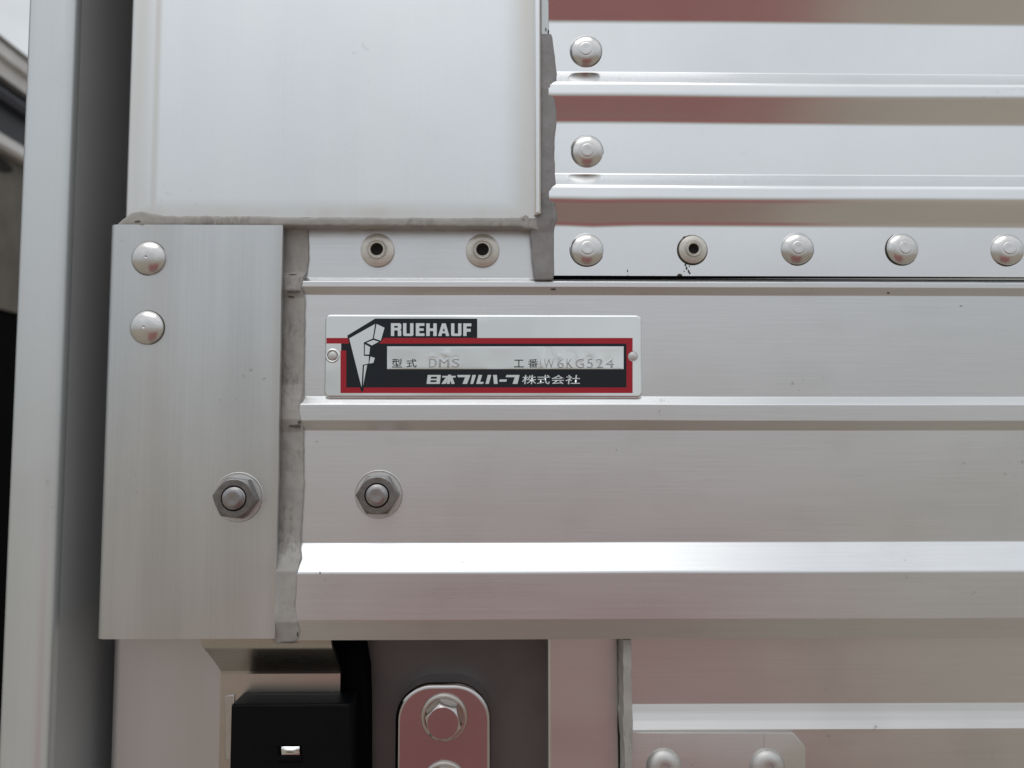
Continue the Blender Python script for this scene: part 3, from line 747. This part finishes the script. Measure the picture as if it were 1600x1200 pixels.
kana = [
 [srect(104, 62, 136, 142), srect(190, 62, 222, 142), srect(136, 62, 190, 78), srect(136, 96, 190, 109), srect(136, 126, 190, 142)],
 [srect(236, 70, 356, 85), srect(286, 60, 314, 70), srect(284, 85, 312, 142), [(266, 85), (281, 85), (280, 112), (264, 142), (226, 142)], [(309, 85), (326, 85), (346, 142), (318, 142), (306, 112)]],
 [[(368, 62), (487, 62), (456, 142), (415, 142), (438, 82), (374, 82)]],
 [[(503, 62), (536, 62), (510, 142), (485, 142)], [(560, 62), (591, 62), (572, 124), (606, 124), (598, 142), (537, 142)]],
 [[(641, 62), (672, 62), (650, 142), (620, 142)], [(688, 62), (722, 62), (729, 142), (696, 142)]],
 [[(748, 102), (812, 102), (806, 122), (742, 122)]],
 [[(808, 62), (925, 62), (906, 142), (862, 142), (882, 82), (800, 82)]],
]
for pl in kana: flat('character', pl, L3, MAT['silver'], fromcrop=CC)
def text(name, body_, box, Y, mat, bold=0.0, shear=0.0, bevel=0.0, label=None, parent=npl):
    cu = bpy.data.curves.new(name, 'FONT'); cu.body = body_; cu.offset = bold; cu.resolution_u = 4
    if bevel: cu.bevel_depth = bevel; cu.bevel_resolution = 2; cu.extrude = 0.0
    o = bpy.data.objects.new('tmp_text', cu); col.objects.link(o)
    m = bpy.data.meshes.new_from_object(o.evaluated_get(bpy.context.evaluated_depsgraph_get()))
    bpy.data.objects.remove(o); bpy.data.curves.remove(cu)
    xs = [v.co.x for v in m.vertices]; ys = [v.co.y for v in m.vertices]
    X0, X1, Y0, Y1 = min(xs), max(xs), min(ys), max(ys)
    a, b = at(box[0], box[3], Y), at(box[2], box[1], Y)
    s = (b.x - a.x) / (X1 - X0)
    cpt = (a + b) / 2; cpt.y = Y
    for v_ in m.vertices:
        u = (v_.co.x - X0) / (X1 - X0); t = (v_.co.y - Y0) / (Y1 - Y0)
        x = a.x + (b.x - a.x) * u + shear * (t - 0.5) * (b.z - a.z); z = a.z + (b.z - a.z) * t
        v_.co = Vector((x - cpt.x, -max(v_.co.z, 0) * s, z - cpt.z)) / 1000
    bm = bmesh.new(); bm.from_mesh(m)
    if not bevel:
        for fc in bm.faces:
            fc.normal_update()
            if fc.normal.y > 0: fc.normal_flip()
    else: bmesh.ops.recalc_face_normals(bm, faces=bm.faces)
    bm.to_mesh(m); bm.free()
    m.name = name; m.materials.clear(); m.materials.append(mat)
    o = bpy.data.objects.new(name, m); link(o, parent, cpt)
    if label: o['label'] = label
    return o
for ch, a, b in (('株', 948, 1075), ('式', 1083, 1196), ('会', 1208, 1328), ('社', 1336, 1466)):
    text('character', ch, (650 + a / 5.714, 575 + 62 / 5.714, 650 + b / 5.714, 575 + 144 / 5.714), L3, MAT['silver'], bold=0.006, shear=0.1)
text('character', '型', (612.2, 560.5, 628.3, 574.2), L3, MAT['ink'], bold=0.012)
text('character', '式', (635.2, 560.8, 651, 574.2), L3, MAT['ink'], bold=0.012)
text('character', '工', (803, 562, 818.5, 574), L3, MAT['ink'], bold=0.012)
text('character', '番', (825, 561, 840.8, 574.5), L3, MAT['ink'], bold=0.008)
nx_, nz_ = 300, 30
vs, fs = [], []
def dent(px, py):
    h = 0
    for cx, cy, w_, hh, s_ in ((676, 556, 7, 4, .05), (690, 558, 8, 7, -.06), (697, 553, 7, 6, .08), (712, 561, 7, 6, -.06), (846, 564, 6, 9, .05), (858, 560, 7, 7, -.07), (875, 557, 7, 5, .06), (892, 558, 8, 7, -.06), (906, 559, 6, 6, .06), (921, 561, 7, 6, -.05), (936, 562, 6, 6, .05), (952, 565, 7, 6, -.03), (856, 545, 5, 22, -.05)):
        h += s_ * math.exp(-((px - cx) / w_) ** 2 - ((py - cy) / hh) ** 2)
    return h + noise.noise(Vector((px / 40, py / 30, 0))) * 0.03
for j in range(nz_):
    for i in range(nx_):
        px, py = 604.8 + 369.7 * i / (nx_ - 1), 576.7 - 35.5 * j / (nz_ - 1)
        e_ = min(1, min(i, nx_ - 1 - i, j * 2, (nz_ - 1 - j) * 2) / 6)
        q = at(px, py, L1); vs.append((q.x, YN - 0.015 - (0.02 + dent(px, py) * 1.3) * e_ if e_ > 0 else YN - 0.002, q.z))
for j in range(nz_ - 1):
    for i in range(nx_ - 1): a = j * nx_ + i; fs.append((a, a + 1, a + nx_ + 1, a + nx_))
part('data_field', vs, fs, MAT['polished'], npl)
for ch, a, b in (('D', 670, 682.5), ('M', 685.5, 702), ('S', 706, 718)):
    text('stamped_character', ch, (a, 559.5, b, 574), YN - 0.015, MAT['stamp'], bold=-0.02, bevel=0.035)
for ch, a, b in (('(', 843.5, 847), ('W', 849, 866), ('6', 870.5, 881), ('K', 885, 895), ('G', 899, 912.5), ('5', 917, 926.5), ('2', 931.5, 942), ('4', 946.5, 959)):
    text('stamped_character', ch, (a, 559.8, b, 575), YN - 0.015, MAT['stamp'], bold=-0.02, bevel=0.035)
# screw holes: raised rim and the rail showing through as a pale disc
me_rim = shared('screw_hole_rim', lathe([(2.6, 0.0), (2.5, 0.12), (2.2, 0.26), (1.85, 0.22), (1.7, -0.1), (0.02, -0.1)], 32), MAT['polished'], 60)
me_bore = shared('screw_hole_face', lathe([(1.6, 0.0), (1.55, 0.04), (0.02, 0.04)], 32), MAT['ring'], 60)
for px, py in ((519.5, 556), (989, 557)):
    q = at(px, py, YN); q.y = YN
    if px < 600: rim = place('screw_hole', me_rim, q, npl)
    else:
        rim = place('screw_hole', shared('screw_hole_disc', lathe([(1.8, 0.0), (1.78, 0.09), (1.6, 0.095), (1.55, 0.02), (0.02, 0.02)], 32), MAT['stamp'], 60), q + Vector((0, 0, 0)), npl)
    fce = place('hole_face', me_bore, q + Vector((0, -0.09, 0)), rim)

# ================================================================== NEIGHBOUR TRUCK far left
XN = -1150.0
nb_ = empty('parked_truck', (XN - 400, 2600, GZ), 'dusty dark and cream truck parked beyond the pillar, cut off at the left edge', 'truck')
def along(name, prof, mat, parent=nb_, y0=350, y1=5200, label=None):
    """prof [(x,z)] closed outline run along y"""
    vs = [(x, y, z) for y in (y0, y1) for x, z in prof]; n = len(prof)
    fs = [(k, (k + 1) % n, n + (k + 1) % n, n + k) for k in range(n)] + [tuple(range(n)), tuple(range(n, 2 * n))]
    return part(name, vs, fs, mat, parent, smooth=False, label=label)
def zn(py):  # height on the neighbour's side for a photo row at the left picture edge
    d = _M @ Vector((-800 / FPX, (600 - py) / FPX, -1)); t = XN / d.x; return d.z * t
a_, b_, c_, d_, e_, f_, g_ = zn(54), zn(117), zn(143), zn(203), zn(233), zn(345), zn(480)
along('roof_edge', [(XN, a_), (XN - 60, a_ + 4), (XN - 60, a_ - 12), (XN + 6, a_ - 12)], MAT['beige'])
along('side_panel', [(XN, a_ - 12), (XN, b_), (XN - 60, b_), (XN - 60, a_ - 12)], MAT['white'])
along('side_moulding', [(XN + 0.1, (a_ + b_) / 2 + 14), (XN + 14, (a_ + b_) / 2 + 4), (XN + 14, (a_ + b_) / 2 - 8), (XN + 0.1, (a_ + b_) / 2 - 14)], MAT['white'])
along('window_band', [(XN - 20, b_), (XN - 20, d_), (XN - 80, d_), (XN - 80, b_)], MAT['dark'])
along('window_rail', [(XN, c_ + 12), (XN + 8, c_), (XN, c_ - 14), (XN - 19.9, c_ - 14), (XN - 19.9, c_ + 12)], paint('slate_trim', (0.03, 0.035, 0.055), 0.4))
along('sill', [(XN - 10, d_), (XN + 14, e_ + 8), (XN + 8, e_), (XN - 60, e_), (XN - 60, d_)], MAT['white'])
lowp = along('lower_panel', [(XN - 14, e_), (XN - 10, f_), (XN - 14, g_), (XN - 60, g_), (XN - 60, e_)], MAT['beige'])
along('chassis', [(XN - 20, g_), (XN - 20, GZ + 300), (XN - 600, GZ + 300), (XN - 600, g_)], MAT['void'])
along('cab_box', [(XN - 81, a_ - 5), (XN - 81, g_), (XN - 900, g_), (XN - 900, a_ - 5)], MAT['dark'])
vs, fs = [], []
# oval opening
for k in range(20):
    a = 2 * math.pi * k / 20; vs.append((XN - 8, 1440 + 90 * math.cos(a), zn(252) + 17 * math.sin(a)))
for k in range(20):
    a = 2 * math.pi * k / 20; vs.append((XN - 13, 1440 + 90 * math.cos(a), zn(252) + 17 * math.sin(a)))
fs = [tuple(range(20))] + [(k, (k + 1) % 20, 20 + (k + 1) % 20, 20 + k) for k in range(20)]
part('oval_opening', vs, fs, MAT['hole'], nb_, smooth=False)
for yw in (1150, 4200):
    m_ = []
    vs, fs = [], []
    for r, x in ((300, -60), (380, -60), (400, -90), (400, -280), (380, -300), (0.5, -300)):
        for k in range(28): a = 2 * math.pi * k / 28; vs.append((XN + x, yw + r * math.cos(a), GZ + 400 + r * math.sin(a)))
    for i in range(5):
        for k in range(28): a = i * 28 + k; b = i * 28 + (k + 1) % 28; fs.append((a, b, b + 28, a + 28))
    wh = part('wheel', vs, fs, MAT['void'], nb_, sharp=40)
    vs2 = [];
    for r, x in ((305, -62), (280, -100), (140, -110), (0.5, -110)):
        for k in range(28): a = 2 * math.pi * k / 28; vs2.append((XN + x, yw + r * math.cos(a), GZ + 400 + r * math.sin(a)))
    fs2 = [(i * 28 + k, i * 28 + (k + 1) % 28, (i + 1) * 28 + (k + 1) % 28, (i + 1) * 28 + k) for i in range(3) for k in range(28)]
    part('rim', vs2, fs2, MAT['ring'], wh, sharp=40)
